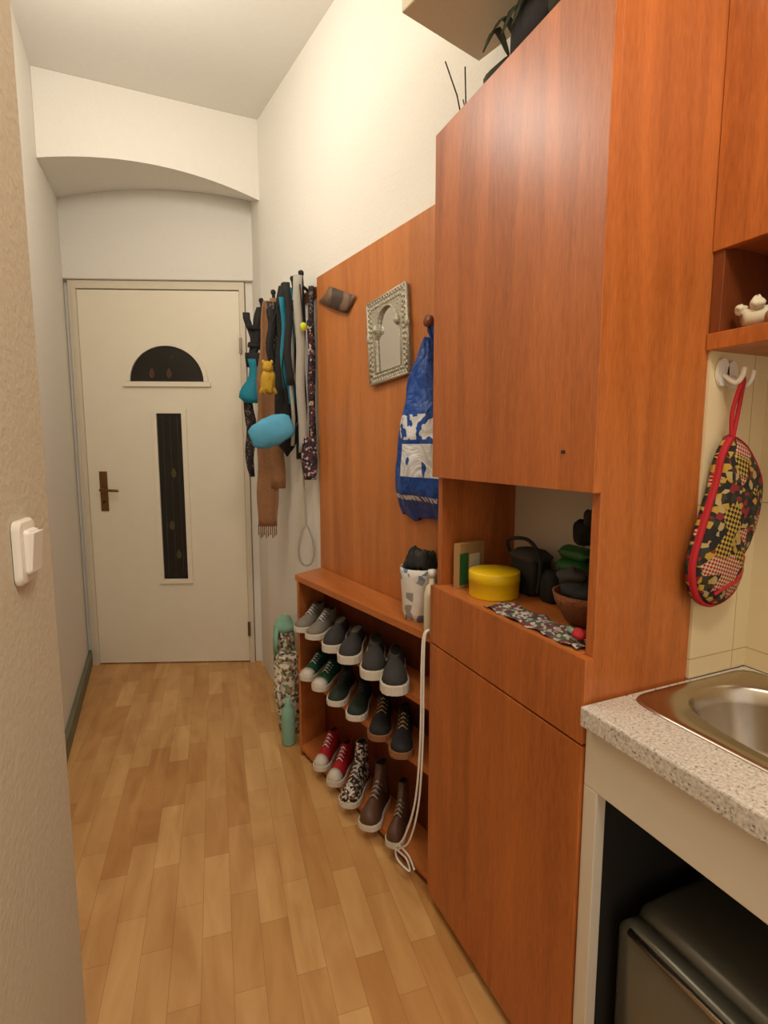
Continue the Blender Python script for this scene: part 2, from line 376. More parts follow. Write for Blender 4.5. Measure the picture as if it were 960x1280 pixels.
# ---------------- tall cabinet ----------------
CX=.72; CB=.970; Y0,Y1=.705,1.282; T=.02
b=B()
b.box(CX,CB,Y0,Y0+T,0.0,2.13,WOOD); b.box(CX,CB,Y1-T,Y1,0,2.13,WOOD)
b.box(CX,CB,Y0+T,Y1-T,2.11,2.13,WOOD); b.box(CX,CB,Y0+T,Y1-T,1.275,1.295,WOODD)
b.box(CX-.018,CB,Y0+T,Y1-T,.955,.975,WOODH); b.box(CX,CB,Y0+T,Y1-T,.06,.08,WOOD)
b.box(CB-.008,CB,Y0+T,Y1-T,.06,.955,WOODD); b.box(CB-.008,CB,Y0+T,Y1-T,1.295,2.11,WOODD)
b.box(CB-.008,CB,Y0+T,Y1-T,.975,1.275,WHITEC)
b.box(CX+.03,CX+.045,Y0+T,Y1-T,0,.06,WOODD)
b.box(CX-.02,CX-.001,Y0-.002,Y1,1.272,2.132,WOOD)
b.box(CX-.02,CX-.001,Y0-.002,Y1+.004,.81,.972,WOOD)
b.box(CX-.02,CX-.001,Y0-.002,Y1+.004,.035,.805,WOOD)
b.lathe([(.001,0),(.004,0),(.004,.006),(.001,.006)],(CX-.021,.78,1.34),DARK,10)
b.done('tall_cabinet',.0012)

# ---------------- wall cabinet ----------------
b=B(); x=.960
b.box(x+.018,1.14,-.3,.7035,1.71,2.5,WOOD); b.box(x,x+.017,.302,.7035,1.705,2.5,WOOD); b.box(x,x+.017,-.3,.298,1.705,2.5,WOOD)
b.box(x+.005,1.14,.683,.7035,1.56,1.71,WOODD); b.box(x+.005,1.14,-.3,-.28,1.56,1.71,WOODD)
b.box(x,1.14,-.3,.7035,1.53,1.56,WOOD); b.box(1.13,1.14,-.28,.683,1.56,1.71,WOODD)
b.done('wall_cabinet',.0012)
b=B(); b.tube([(.985,.655,1.581),(1.02,.63,1.585),(1.06,.62,1.581)],[.014,.018,.012],CREAM,12); b.tube([(.985,.61,1.574),(1.03,.59,1.576)],[.012,.014],KRAFT,12)
b.blob((.985,.66,1.596),(.011,.009,.009),CREAM,2); b.blob((.99,.635,1.603),(.011,.011,.011),CREAM,4)
b.done('seashell_figurine')

# ---------------- counter ----------------
b=B()
TZ=.89
cnt=terrazzo()
bx0,bx1,by0,by1=.825,1.09,.20,.655
cxs,cys=(bx0+bx1)/2,(by0+by1)/2
def sup(t,rx,ry,p=3.2):
    c,s_=math.cos(t),math.sin(t); return (rx*math.copysign(abs(c)**(2/p),c),ry*math.copysign(abs(s_)**(2/p),s_))
fx=.688
b.box(fx,.80,-.8,.699,TZ-.038,TZ,cnt); b.box(1.12,1.141,-.8,.699,TZ-.038,TZ,cnt); b.box(.80,1.12,.672,.699,TZ-.038,TZ,cnt); b.box(.80,1.12,-.8,.16,TZ-.038,TZ,cnt)
b.done('countertop',.004)
b=B(); n=64
def rect(x0,x1,y0,y1,z):
    out=[]
    for i in range(n):
        t=2*math.pi*(i+.5)/n; px,py=sup(t,(x1-x0)/2,(y1-y0)/2,12); out.append(((x0+x1)/2+px,(y0+y1)/2+py,z))
    return out
def bowl(k,z,dx=0):
    out=[]
    for i in range(n):
        t=2*math.pi*(i+.5)/n; px,py=sup(t,(bx1-bx0)/2*k,(by1-by0)/2*k,2.6); out.append((cxs+px,cys+py,z))
    return out
b.loft([rect(.785,1.128,.10,.686,TZ+.0005),rect(.787,1.126,.102,.684,TZ+.004),rect(.797,1.116,.112,.674,TZ+.003),bowl(1.02,TZ+.003),bowl(.985,TZ-.004),bowl(.95,TZ-.03),bowl(.88,TZ-.11),bowl(.78,TZ-.14),bowl(.4,TZ-.148),bowl(.1,TZ-.15)],STEEL,True,False)
b.lathe([(.0,0),(.028,0),(.028,.003),(.02,.004)],(cxs,cys,TZ-.151),STEELD,20,False)
b.done('kitchen_sink')
b=B()
b.box(.73,1.13,.683,.70,0,TZ-.04,DARK); b.box(.706,.722,-.8,.70,TZ-.155,TZ-.04,WHITEC); b.box(1.12,1.135,-.8,.68,0,TZ-.04,DARK); b.box(.706,.73,.668,.70,0,TZ-.155,WHITEC)  # inner panels coloured dark to stand in for shade under the counter
b.done('base_cabinet',.002)
def rrect(x0,x1,y0,y1,r,m=6):
    out=[]
    for (cx_,cy_,a0) in((x1-r,y1-r,0),(x0+r,y1-r,90),(x0+r,y0+r,180),(x1-r,y0+r,270)):
        for i in range(m+1):
            a=math.radians(a0+90*i/m); out.append((cx_+r*math.cos(a),cy_+r*math.sin(a)))
    return out
b=B(); FT=.50
def rr(z,ins,x0=.80,x1=1.1): return [(p[0],p[1],z) for p in rrect(x0+ins,x1-ins,.1+ins,.66-ins,.03)]
b.loft([rr(.02,0),rr(FT-.04,0),rr(FT-.02,.004),rr(FT-.006,.014),rr(FT,.03)],FRIDGE)
def dr(x,ins): return [(x,p[0],p[1]) for p in rrect(.1+ins,.66-ins,.03+ins,FT-.015-ins,.035)]
b.loft([dr(.798,0),dr(.772,0),dr(.764,.010)],FRIDGE)
b.tube([(.764,.63,FT-.028),(.764,.13,FT-.028)],.007,STEEL)
for q in((.83,.15),(.83,.62),(1.07,.15),(1.07,.62)): b.lathe([(.015,0),(.015,.021)],(q[0],q[1],0),BLACK,12)
b.done('mini_fridge')

# ---------------- hall panel + rack ----------------
b=B()
b.prism([tuple(W(2.31,.001,0))[:2],tuple(W(1.292,.001,0))[:2],tuple(W(1.292,.016,0))[:2],tuple(W(2.31,.016,0))[:2]],.0,2.072,WOODP)
b.done('wall_panel',.001)
FF=Vector((.55,2.20)); FN=Vector((.728,1.292)); BF=Vector(tuple(W(2.29,.02,0))[:2]); BN=Vector(tuple(W(1.292,.02,0))[:2])
def R(s,d):
    a=FF.lerp(FN,s); c=BF.lerp(BN,s); return a.lerp(c,d)
b=B(); t_=.022
def rp(s0,s1,d0,d1,z0,z1,m): b.prism([tuple(R(s0,d0)),tuple(R(s1,d0)),tuple(R(s1,d1)),tuple(R(s0,d1))],z0,z1,m)
rp(0,t_,0,1,0,.79,WOODH); rp(1-t_,1,0,1,0,.79,WOODH)
rp(-.006,1,-.04,1,.79,.815,WOODH)
for z in(.05,.395,.60): rp(t_,1-t_,0.0,1,z-.022,z,WOODH)
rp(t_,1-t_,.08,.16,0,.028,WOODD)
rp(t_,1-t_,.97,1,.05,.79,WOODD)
b.done('shoe_rack',.0012)

# ---------------- shoes ----------------
def shoe(name,pos,ang,L,mu,ms,toe=None,H=.075,wid=.36,boot=0,lace=WHITEF,tilt=0,inner=None,laces=True,so=.018,flat=False):
    M=Matrix.Translation(pos)@Matrix.Rotation(ang,4,'Z')@Matrix.Rotation(tilt,4,'Y')
    b=B(M); wmax=L*wid
    st=[0,.04,.12,.25,.4,.55,.7,.82,.92,.98,1.0]
    wd=[.3,.58,.72,.74,.72,.82,.97,1.0,.85,.55,.2]
    hh=[.55,.85,.98,1.0,.92,.72,.58,.5,.42,.3,.16]
    if flat: hh=[.5,.7,.75,.72,.75,.85,.9,.8,.62,.4,.2]
    def sec(i,base,k,hk,n=14):
        x=st[i]*L; w=wd[i]*wmax/2*k; out=[]
        for j in range(n):
            a=2*math.pi*j/n; cy=math.cos(a); cz_=math.sin(a)
            zz=base+(H*hh[i]*hk)*(max(cz_,0)**.75) if cz_>0 else base
            ta=1-.35*max(cz_,0)*(1 if i<6 else .6)
            out.append((x,w*cy*ta if cz_>0 else w*math.copysign(abs(cy)**.6,cy),zz))
        return out
    out=[(st[i]*L*1.02-.002,wd[i]*wmax/2*1.07) for i in range(11)]
    pts=out+[(x,-y) for x,y in out[::-1]]
    b.loft([[(x,y,0) for x,y in pts],[(x,y*1.02,so) for x,y in pts],[(x*.99+.001,y*.97,so+.004) for x,y in pts]],ms,False)
    k1=8 if toe else 11
    b.loft([sec(i,so,1,1) for i in range(0,min(k1+1,11))],mu)
    if toe: b.loft([sec(i,so,1.01,1.02) for i in range(7,11)],toe)
    zc=so+H*(1.0 if not flat else .8)+boot
    col=[]
    ex,cl=(.17,.21) if not flat else (.25,.28)
    for j in range(16):
        a=2*math.pi*j/16; col.append((L*(cl+ex*math.cos(a)),wmax*.25*math.sin(a)))
    b.loft([[(x,y*1.35,so+H*.45) for x,y in col],[(x,y*1.05,zc-.006) for x,y in col],[(x,y,zc+.003) for x,y in col],[(L*cl+(x-L*cl)*.82,y*.8,zc+.003) for x,y in col]],mu,True,False)
    b.extr([(L*cl+(x-L*cl)*.84,y*.82,zc-.002) for x,y in col],(0,0,.002),inner or DARK)
    if not flat: b.ribbon([(L*.33,0,zc+.008),(L*.42,0,so+H*.95),(L*.56,0,so+H*.76),(L*.64,0,so+H*.66)],(0,1,0),.004,mu,[wmax*.34,wmax*.36,wmax*.3,wmax*.2])
    if laces:
      for q in range(4):
        xx=.41+.07*q; hz=so+H*(.99-.085*q*1.15)
        b.tube([(L*xx,-wmax*.2,hz-.008),(L*(xx+.012),0,hz+.006),(L*xx,wmax*.2,hz-.008)],.0028,lace,6)
    return b.done(name)
def shoe_at(kind,s,d,z,ang,L,*a,**k):
    p=R(s,d); return shoe(kind,Vector((p.x,p.y,z)),math.radians(ang),L,*a,**k)
zt,zm,zb=.602,.397,.052
shoe_at('slip_on_shoe',.06,.82,zt,222,.2,GREYS,SOLE,H=.062,wid=.38)
shoe_at('slip_on_shoe',.165,.84,zt,222,.2,GREYS,SOLE,H=.062,wid=.38)
shoe_at('loafer',.26,.78,zt,238,.235,DGREY,SOLE,H=.055,wid=.35,laces=False,so=.026,flat=True,inner=GREYS)
shoe_at('loafer',.385,.78,zt,238,.235,DGREY,SOLE,H=.055,wid=.35,laces=False,so=.026,flat=True,inner=GREYS)
shoe_at('slipper',.52,.74,zt,244,.245,DGREY,SOLE,H=.06,wid=.35,laces=False,so=.028,flat=True)
shoe_at('slipper',.65,.72,zt,244,.245,DGREY,SOLE,H=.06,wid=.35,laces=False,so=.028,flat=True)
shoe_at('green_sneaker',.07,.83,zm,226,.195,GREENF,SOLE,toe=SOLE,H=.055)
shoe_at('green_sneaker',.185,.84,zm,226,.195,GREENF,SOLE,toe=SOLE,H=.055)
shoe_at('dark_green_sneaker',.305,.82,zm,232,.21,GREEND,SOLE,H=.062,lace=DGREY)
shoe_at('dark_green_sneaker',.43,.82,zm,236,.21,GREEND,SOLE,H=.062,lace=DGREY)
shoe_at('leather_shoe',.57,.80,zm,240,.22,BLACK,SOLEB,H=.066,lace=KRAFT)
shoe_at('leather_shoe',.70,.78,zm,240,.21,BLACK,SOLEB,H=.066,lace=KRAFT)
shoe_at('red_sneaker',.17,.83,zb,228,.19,RED,SOLE,toe=SOLE,H=.08)
shoe_at('red_sneaker',.29,.84,zb,228,.19,RED,SOLE,toe=SOLE,H=.08)
shoe_at('patterned_boot',.43,.76,zb,226,.19,PATB,SOLE,H=.095,boot=.06,wid=.42)
shoe_at('leather_boot',.575,.74,zb,226,.185,BROWNL,SOLE,H=.095,boot=.05,lace=GREYF,wid=.42)
shoe_at('leather_boot',.715,.72,zb,226,.145,BROWNL,SOLE,H=.095,boot=.05,lace=GREYF,wid=.42)

# ---------------- mirror ----------------
my=1.735; mz=1.727
c=W(my,.017,mz); ax=WT.copy(); ay=Vector((0,0,1)); 
rot=Matrix.Rotation(math.radians(4.5),4,WN); ax=(rot@ax); ay=(rot@ay)
MM=Matrix(((ax.x,WN.x,ay.x,c.x),(ax.y,WN.y,ay.y,c.y),(ax.z,WN.z,ay.z,c.z),(0,0,0,1)))
b=B(MM); w2,h2=.122,.142
arch=[(.060*math.cos(math.pi*i/14),.046+.060*math.sin(math.pi*i/14)) for i in range(15)]
hole=[(-.080,-.110),(.080,-.110),(.080,.01),(.064,.028)]+arch+[(-.064,.028),(-.080,.01)]
def outer(p):
    x,z=p; k=max(abs(x)/w2,abs(z)/h2); return (x/k,z/k)
no=len(hole)
for i in range(no):
    a,d=hole[i],hole[(i+1)%no]; oa,od=outer(a),outer(d)
    b.extr([(a[0],.0,a[1]),(d[0],.0,d[1]),(od[0],.0,od[1]),(oa[0],.0,oa[1])],(0,.014,0),SILV)
b.extr([(-w2,.0,-h2),(w2,.0,-h2),(w2,.0,h2),(-w2,.0,h2)],(0,.003,0),SILV)
b.extr([(p[0],.004,p[1]) for p in hole],(0,.002,0),MIRR)
hp=[(p[0],.015,p[1]) for p in hole]; b.tube(hp+[hp[0]],.003,SILV,6)
for sx,sz,ex,ez in((-w2,-h2,w2,-h2),(w2,-h2,w2,h2),(w2,h2,-w2,h2),(-w2,h2,-w2,-h2)):
    b.tube([(sx,.012,sz),(ex,.012,ez)],.006,SILV,8)
    for k in range(14):
        t=(k+.5)/14
        for f_ in(.93,.82): b.blob((sx*f_+(ex-sx)*f_*t,.014,sz*(f_+.02)+(ez-sz)*(f_+.02)*t),(.0065,.004,.0065),SILV,k,.08,8,6)
for sgn in(-1,1):
    b.blob((sgn*.068,.018,.040),(.013,.010,.016),SILV,3,.1,10,6)
    b.blob((sgn*w2,.014,.02),(.012,.008,.02),SILV,3,.1,10,6)
b.done('ornate_wall_mirror')

# card
b=B(); rows=[]
A_=(2.285,1.965);B_=(2.18,2.005);C_=(1.96,1.915);D_=(2.03,1.865)
for i in range(11):
    t=i/10
    lo=(A_[0]+(D_[0]-A_[0])*t,A_[1]+(D_[1]-A_[1])*t); hi=(B_[0]+(C_[0]-B_[0])*t,B_[1]+(C_[1]-B_[1])*t)
    cu=.02+.014*math.sin(math.pi*t)
    rows.append([W(lo[0],cu+.006*t,lo[1]),W((lo[0]+hi[0])/2,cu*.7+.004,(lo[1]+hi[1])/2),W(hi[0],.02+.006*t,hi[1])])
vs=[p for r_ in rows for p in r_]; b.add(vs,[(3*i+k,3*i+1+k,3*i+4+k,3*i+3+k) for i in range(10) for k in(0,1)],patterned('photo_card_print',[(84,58,44),(120,92,70),(60,42,36),(96,70,54)],26,.4),True); o=b.done('photo_card')
md=o.modifiers.new('sol','SOLIDIFY'); md.thickness=.0012

# knob + blue bag
ky=1.47; kz=1.725
b=B(); b.tube([W(ky,.016,kz),W(ky,.05,kz),W(ky,.056,kz+.002)],[.008,.008,.014],WOODD,12); b.tube([W(ky,.05,kz),W(ky,.062,kz+.001)],.018,WOODD,14); b.done('coat_knob')
b=B(); NU,NV=72,60
rings=[];zt0,zb0=1.68,1.128
for j in range(NV+1):
    t=j/NV; z=zt0+(zb0-zt0)*t
    wdt=.008+.160*(t**.78)
    if t>.95: wdt*=1-.08*((t-.95)/.05)
    dp=.010+.030*math.sin(math.pi*min(1,t*.85+.05))**.8
    if t>.85: dp*=1-.65*((t-.85)/.15)
    ring=[]
    for i in range(NU):
        a=2*math.pi*i/NU; sa=math.sin(a)
        lat=math.copysign(abs(math.cos(a))**.75,math.cos(a))
        nz_=mn.noise(Vector((lat*3.2/(.35+t),t*2.2,2.0)))
        nz2=mn.noise(Vector((lat*6,t*6+sa,5.0)))
        pl=math.sin(9*lat+2.5*nz_)*(1-t)**1.2*.006+nz_*.016*t+nz2*.006
        off=.022+dp*1.2+dp*sa+(pl if sa>-.2 else 0)
        ring.append(W(ky+.01,max(off,.019),z+.010*mn.noise(Vector((lat*3,7,1)))*(t**4)*3)+WT*(wdt*lat*(1+.06*mn.noise(Vector((1,t*7,lat))))))
    rings.append(ring)
b.loft(rings,BLUE)
b.tube([W(ky,.03,1.67),W(ky+.01,.045,1.70),W(ky,.05,kz+.012),W(ky-.012,.045,1.70),W(ky-.005,.03,1.67)],.007,BLUE)
b.done('blue_shopping_bag')

# ---------------- coat hooks + hanging gear ----------------
b=B()
b.prism([tuple(W(2.93,.001,0))[:2],tuple(W(2.33,.001,0))[:2],tuple(W(2.33,.014,0))[:2],tuple(W(2.93,.014,0))[:2]],2.0,2.04,WOODD)
HY=[2.35,2.44,2.55,2.68,2.85]
for y in HY:
    b.tube([W(y,.012,2.03),W(y,.04,2.025),W(y,.065,2.04),W(y,.07,2.085)],[.007,.007,.007,.009],BLACK,8)
    b.blob(W(y,.07,2.092),(.013,.013,.013),BLACK,1,.02,10,8)
b.done('coat_rack')
def wave(y,off,z0,z1,n=14,amp=.01,ph=0,dy=0,doff=0):
    return [W(y+dy*i/n,off+doff*i/n+amp*math.sin(ph+i*.9),z0+(z1-z0)*i/n) for i in range(n+1)]
b=B()
b.ribbon(wave(2.86,.07,2.06,1.80,8,.008,0,0,.05),WD,.010,BLACK,.04); b.ribbon(wave(2.88,.13,2.03,1.78,8,.012,1,-.02,-.02),WD,.010,BLACK,.035)
b.ribbon(wave(2.85,.10,1.83,1.76,3,.004,1),WD,.02,BLACK,.11)
b.ribbon(wave(2.86,.11,1.80,1.58,8,.008,2,.0),WD,.03,TURQ,[.05,.05,.06,.075,.09,.12,.14,.15,.10])
b.ribbon(wave(2.87,.10,1.72,1.60,5,.004,1),WD,.036,BLACK,.03)
b.ribbon(wave(2.90,.13,1.62,1.20,10,.008,1,.0,.0),WD,.012,PATH,[.04,.045,.05,.055,.05,.05,.05,.045,.04,.035,.025])
for zz in(1.86,1.95): b.tube([W(2.86,.06,zz),W(2.86,.14,zz+.01)],.014,BLACK,8)
b.done('dog_harness')
b=B()
rings=[]
for i in range(31):
    t=i/30; z=2.05+(.96-2.05)*t; c_=W(2.69+.01*t,.092+.03*t,z); w_=.028+.022*min(1,t*3)+.004*math.sin(i*.8)
    ring=[]
    for k in range(20):
        a=2*math.pi*k/20; ca=math.cos(a)
        p=c_+WD*(w_*math.copysign(abs(ca)**.7,ca))+WT*(.013*math.sin(a)+.006*math.sin(ca*9+i*.15))
        ring.append(p)
    rings.append(ring)
b.loft(rings,BROWN)
for q in range(10): p=W(2.70,.122,.965)+WD*(-.044+.0098*q); b.tube([p,p+Vector((.002*math.sin(q),0,-.05-.008*(q%3)))],.003,BROWN,6)
b.ribbon(wave(2.67,.065,2.06,1.15,18,.006,2,.0,.01),WD,.02,BROWN,[.04+.03*min(1,i/7) for i in range(19)])
b.done('tan_scarf')
b=B()
b.ribbon(wave(2.55,.07,2.08,1.40,16,.006,0,0,.0),WD,.05,BLACK,[.04,.05,.06,.06,.07,.07,.08,.08,.08,.08,.09,.1,.11,.11,.10,.09,.06])
b.ribbon(wave(2.60,.10,2.02,1.70,8,.01,1,0,.0),WD,.03,PATH,.05)
b.ribbon(wave(2.58,.125,1.98,1.74,8,.008,3,0,.0),WD,.012,BLACK,.035)
b.blob(W(2.54,.075,1.44),(.05,.055,.12),BLACK,4,.06)
b.done('black_waist_bag')
b=B(); b.blob(W(2.47,.185,1.64),(.034,.03,.05),YELF,5,.1); b.blob(W(2.47,.185,1.705),(.024,.024,.026),YELF,6,.05)
for s_ in(-1,1):
    b.tube([W(2.47,.185,1.63),W(2.47,.185,1.61)+WD*.025*s_,W(2.47,.185,1.59)+WD*.034*s_],.010,YELF)
    b.blob(W(2.47,.185,1.728)+WD*.018*s_,(.008,.008,.010),YELF,6,.05,8,6)
b.tube([W(2.47,.18,1.72),W(2.50,.15,1.9),W(2.54,.09,2.03)],.003,BLACK,6)
b.done('plush_keychain')
b=B()
pc=W(2.41,.185,1.425); pa=pc+WD*.100+Vector((0,0,-.035)); pb=pc-WD*.080+Vector((0,0,.03)); rings=[]
ux=(pb-pa).normalized(); uz=Vector((0,0,1)); uz=(uz-ux*uz.dot(ux)).normalized(); uy=ux.cross(uz)
for j in range(21):
    t=j/20; p=pa.lerp(pb,t); r0=.064*(math.sin(math.pi*min(max(t,.02),.98)))**.2
    rg_=[]
    for i in range(28):
        a=2*math.pi*i/28
        k=1+.10*mn.noise(Vector((math.cos(a)*1.8,math.sin(a)*1.8,t*5)))+.05*math.sin(3*a+t*4)+ (.07 if .6<a<1.1 else 0)
        ca=math.copysign(abs(math.cos(a))**.8,math.cos(a)); sa=math.copysign(abs(math.sin(a))**.8,math.sin(a))
        rg_.append(p+uz*r0*sa*k+uy*r0*.6*ca*k)
    rings.append(rg_)
b.loft(rings,LBLUE)
b.tube([pb+uz*.03,W(2.44,.13,1.7),W(2.44,.10,1.9),W(2.44,.088,2.0)],.004,BLACK,6)
b.done('blue_pouch')
b=B(); b.ribbon(wave(2.47,.075,2.06,1.55,12,.004,0,0,.0),WD,.012,TURQ,.032); b.ribbon(wave(2.49,.10,2.02,1.62,10,.006,2),WD,.012,TURQ,.022); b.done('turquoise_leash')
b=B(); b.ribbon(wave(2.35,.085,2.08,1.33,14,.004,0,0,-.01),WD,.014,GREYF,.038); b.ribbon(wave(2.37,.125,2.05,1.62,10,.006,2),WD,.010,BLACK,.03)
b.ribbon(wave(2.395,.06,2.08,1.3,14,.004,2),WD,.014,BLACK,.045)
b.ribbon(wave(2.40,.10,1.95,1.36,14,.004,1),WD,.012,GREYF,.016)
lp=cat([W(2.40,.06,1.32),W(2.40,.05,1.15),W(2.40,.045,1.02)],4)
for i in range(19):
    a=math.pi/2+2*math.pi*i/18; lp.append(W(2.40,.045,.90)+WD*(.034*math.cos(a)*(1-.35*math.sin(a)))+Vector((0,0,.095*math.sin(a))))
b.tube(lp,.005,GREYF,8); b.done('grey_leash')
b=B(); b.ribbon(wave(2.335,.030,2.04,1.35,12,.003,0),WD,.014,PATH,.024); b.ribbon(wave(2.325,.045,1.9,1.4,12,.003,2),WD,.012,PATF,.022)
rings=[]
for j in range(13):
    t=j/12; rw=.034*(math.sin(math.pi*min(max(t,.05),.93)))**.25; c_=W(2.325,.055,1.40-.19*t)
    rings.append([c_+WD*rw*math.copysign(abs(math.cos(a))**.7,math.cos(a))*(1+.06*math.sin(3*a+t*6))+WT*.022*math.sin(a)*(1+.1*math.sin(t*9)) for a in [2*math.pi*k/18 for k in range(18)]])
b.loft(rings,PATF); b.done('floral_pouch')
b=B(); b.blob(W(2.30,.085,1.86),(.014,.014,.018),NEON,2,.03,14,10); b.tube([W(2.30,.085,1.875),W(2.33,.085,2.04)],.003,BLACK,6); b.done('neon_keychain_ball')

# items on floor by the rack
b=B()
def roll(c,r,h,mat,seed,lean=(0,0)):
    rings=[]
    for j in range(17):
        t=j/16; k=r*(.85+.18*math.sin(math.pi*t*.9+.3))
        if j==16:k*=.6
        rings.append([(c[0]+lean[0]*t+k*math.cos(a)*(1+.09*math.sin(3*a+seed+t*5)),c[1]+lean[1]*t+k*math.sin(a)*(1+.09*math.sin(4*a+t*3)),c[2]+h*t+(.012*math.sin(5*a) if j==16 else 0)) for a in [2*math.pi*i/24 for i in range(24)]])
    b.loft(rings,mat)
roll((.565,2.43,0),.064,.36,PATT,1,(-.012,.0))
b.tube(cat([(.525,2.40,.30),(.500,2.38,.25),(.505,2.38,.17),(.535,2.40,.12)]),.009,PATT)
b.lathe([(.05,.0),(.055,.015),(.045,.03),(.04,.02)],(.555,2.43,.35),PATT,20,False)
b.done('patterned_floor_jug')
b=B(); b.lathe([(.001,0),(.028,0),(.031,.01),(.031,.13),(.026,.17),(.013,.19),(.013,.22),(.001,.22)],(.525,2.305,0),MINT); b.done('mint_bottle')
b=B(); roll((.585,2.60,0),.055,.46,PATT,8,(.0,0)); 
b.blob((.585,2.60,.46),(.05,.055,.045),MINT,4,.12); b.ribbon([(.535,2.565,.47),(.525,2.555,.40),(.522,2.55,.34)],(0,1,0),.01,MINT,[.05,.06,.04])
b.done('rolled_blanket')

# ---------------- rack top ----------------
zz=.816
b=B(); c0=(.765,1.47,zz)
b.lathe([(.001,0),(.052,0),(.056,.02),(.064,.14),(.066,.165),(.061,.165),(.055,.06)],c0,patterned('bucket_print',[(224,220,214),(110,126,150),(226,222,216),(216,212,206),(150,144,138),(222,218,212)],46,.4),28,False)
for k in range(8): 
    a=k*.85; b.blob((c0[0]+.03*math.cos(a),c0[1]+.03*math.sin(a),zz+.17+.012*(k%3)),(.024,.022,.03),[BLACK,DGREY,BLACK,GREEND][k%4],k,.12,12,8)
b.done('storage_bucket')
b=B(); b.lathe([(.001,0),(.022,0),(.024,.008),(.024,.11),(.018,.135),(.009,.145),(.009,.17),(.001,.17)],(.733,1.335,zz),CREAM,20); b.lathe([(.0125,0),(.0125,.02),(.001,.021)],(.733,1.335,zz+.165),WHITEP,16); b.done('lotion_bottle')
b=B(); b.lathe([(.001,0),(.022,0),(.022,.2),(.012,.235),(.012,.27),(.001,.27)],(.80,1.365,zz),WHITEP,20); b.done('spray_can')
b=B()
b.tube(cat([(.712,1.30,.835),(.690,1.302,.825),(.685,1.305,.74),(.685,1.31,.5),(.680,1.33,.3),(.664,1.37,.16),(.652,1.42,.09),(.672,1.45,.058),(.686,1.40,.056),(.672,1.35,.058),(.658,1.41,.060),(.680,1.46,.064),(.692,1.40,.068),(.684,1.34,.066)]),.0032,WHITEP,8)
b.tube(cat([(.715,1.296,.835),(.692,1.296,.828),(.688,1.298,.74),(.688,1.300,.5),(.684,1.315,.3),(.672,1.35,.16),(.662,1.40,.10),(.676,1.43,.07)]),.003,WHITEP,8)
b.done('power_cable')

# ---------------- niche items ----------------
nz=.9755
b=B(); b.lathe([(.001,0),(.063,0),(.0635,.002),(.0635,.037),(.065,.038),(.065,.062),(.063,.065),(.001,.066)],(.795,1.12,nz),YEL,40); b.done('yellow_tin')
b=B(Matrix.Translation((.79,1.228,nz))@Matrix.Rotation(.25,4,'Z')); b.box(-.05,.045,-.012,.012,0,.12,KRAFT); b.box(-.052,-.02,-.014,-.0121,.01,.095,GREENL); b.box(-.015,.025,-.0135,-.0121,.03,.09,CREAM); b.done('tea_box',.001)
b=B()
# soft camera pouch: rounded box with flap and strap
def rbox(cx_,cy_,z_,hx,hy,h,mat,k=.8):
    b.loft([[(cx_+p[0],cy_+p[1],z_+q) for p in rrect(-hx*s_,hx*s_,-hy*s_,hy*s_,min(hx,hy)*.45)] for q,s_ in((0,.8),(.006,.95),(h*.5,1.02),(h-.012,.95),(h,.7))],mat)
rbox(.893,1.10,nz+.001,.034,.05,.105,BLACK); rbox(.893,1.10,nz+.085,.037,.053,.03,DGREY)
rbox(.893,1.01,nz+.001,.03,.026,.075,BLACK)
b.tube(cat([(.87,1.15,nz+.09),(.85,1.14,nz+.135),(.86,1.07,nz+.145),(.865,1.03,nz+.10),(.86,1.03,nz+.02)]),.005,BLACK); b.done('black_camera_pouch')
b=B(); b.lathe([(.03,0),(.05,.01),(.072,.05),(.077,.07),(.072,.07),(.067,.05),(.045,.015),(.001,.012)],(.845,.845,nz),WICK,32,False)
b.lathe([(.001,0),(.03,0)],(.845,.845,nz+.001),WICK,32,False)
b.blob((.845,.845,nz+.068),(.055,.055,.04),BLACK,8,.1); b.blob((.82,.87,nz+.10),(.03,.03,.02),DGREY,9,.1); b.done('wicker_bowl')
b=B(Matrix.Translation((.905,.952,nz))); 
b.loft([[(p[0],p[1],q) for p in rrect(-.03*s_,.03*s_,-.028*s_,.028*s_,.01)] for q,s_ in((.001,.9),(.01,1),(.07,1),(.078,.9))],DGREY)
for j,z_ in enumerate((.098,.128)):
    rings=[]
    for q in range(15):
        s_=-.052+.104*q/14; pin=1 if 1<q<13 else .25
        rings.append([(.028*math.cos(a)*(.6+.4*pin)+.008*j,s_,z_+.017*pin*math.sin(a)+.003*math.sin(q*2.2)*(1-pin)) for a in [2*math.pi*k/14 for k in range(14)]])
    b.loft(rings,GREENL)
b.blob((.0,-.02,.180),(.022,.028,.030),BLACK,7,.1); b.blob((.0,-.035,.215),(.012,.014,.02),DGREY,7,.1); b.done('snack_packets')
b=B()
g=[];n1=18
for i in range(n1):
    for j in range(8):
        g.append((.709+.075*j/7+.004*math.sin(i*2.1),.735+.30*i/(n1-1),nz+.001+.0035*(1+math.sin(i*1.3+j))))
b.add(g,[(i*8+j,i*8+j+1,(i+1)*8+j+1,(i+1)*8+j) for i in range(n1-1) for j in range(7)],PATC,True); o=b.done('patterned_cloth'); md=o.modifiers.new('s','SOLIDIFY'); md.thickness=.0015
b=B(); b.blob((.735,.757,nz+.022),(.012,.016,.011),RED,3,.08); b.tube([(.735,.757,nz+.02),(.75,.80,nz+.017)],.006,MINT); b.done('red_trinket')

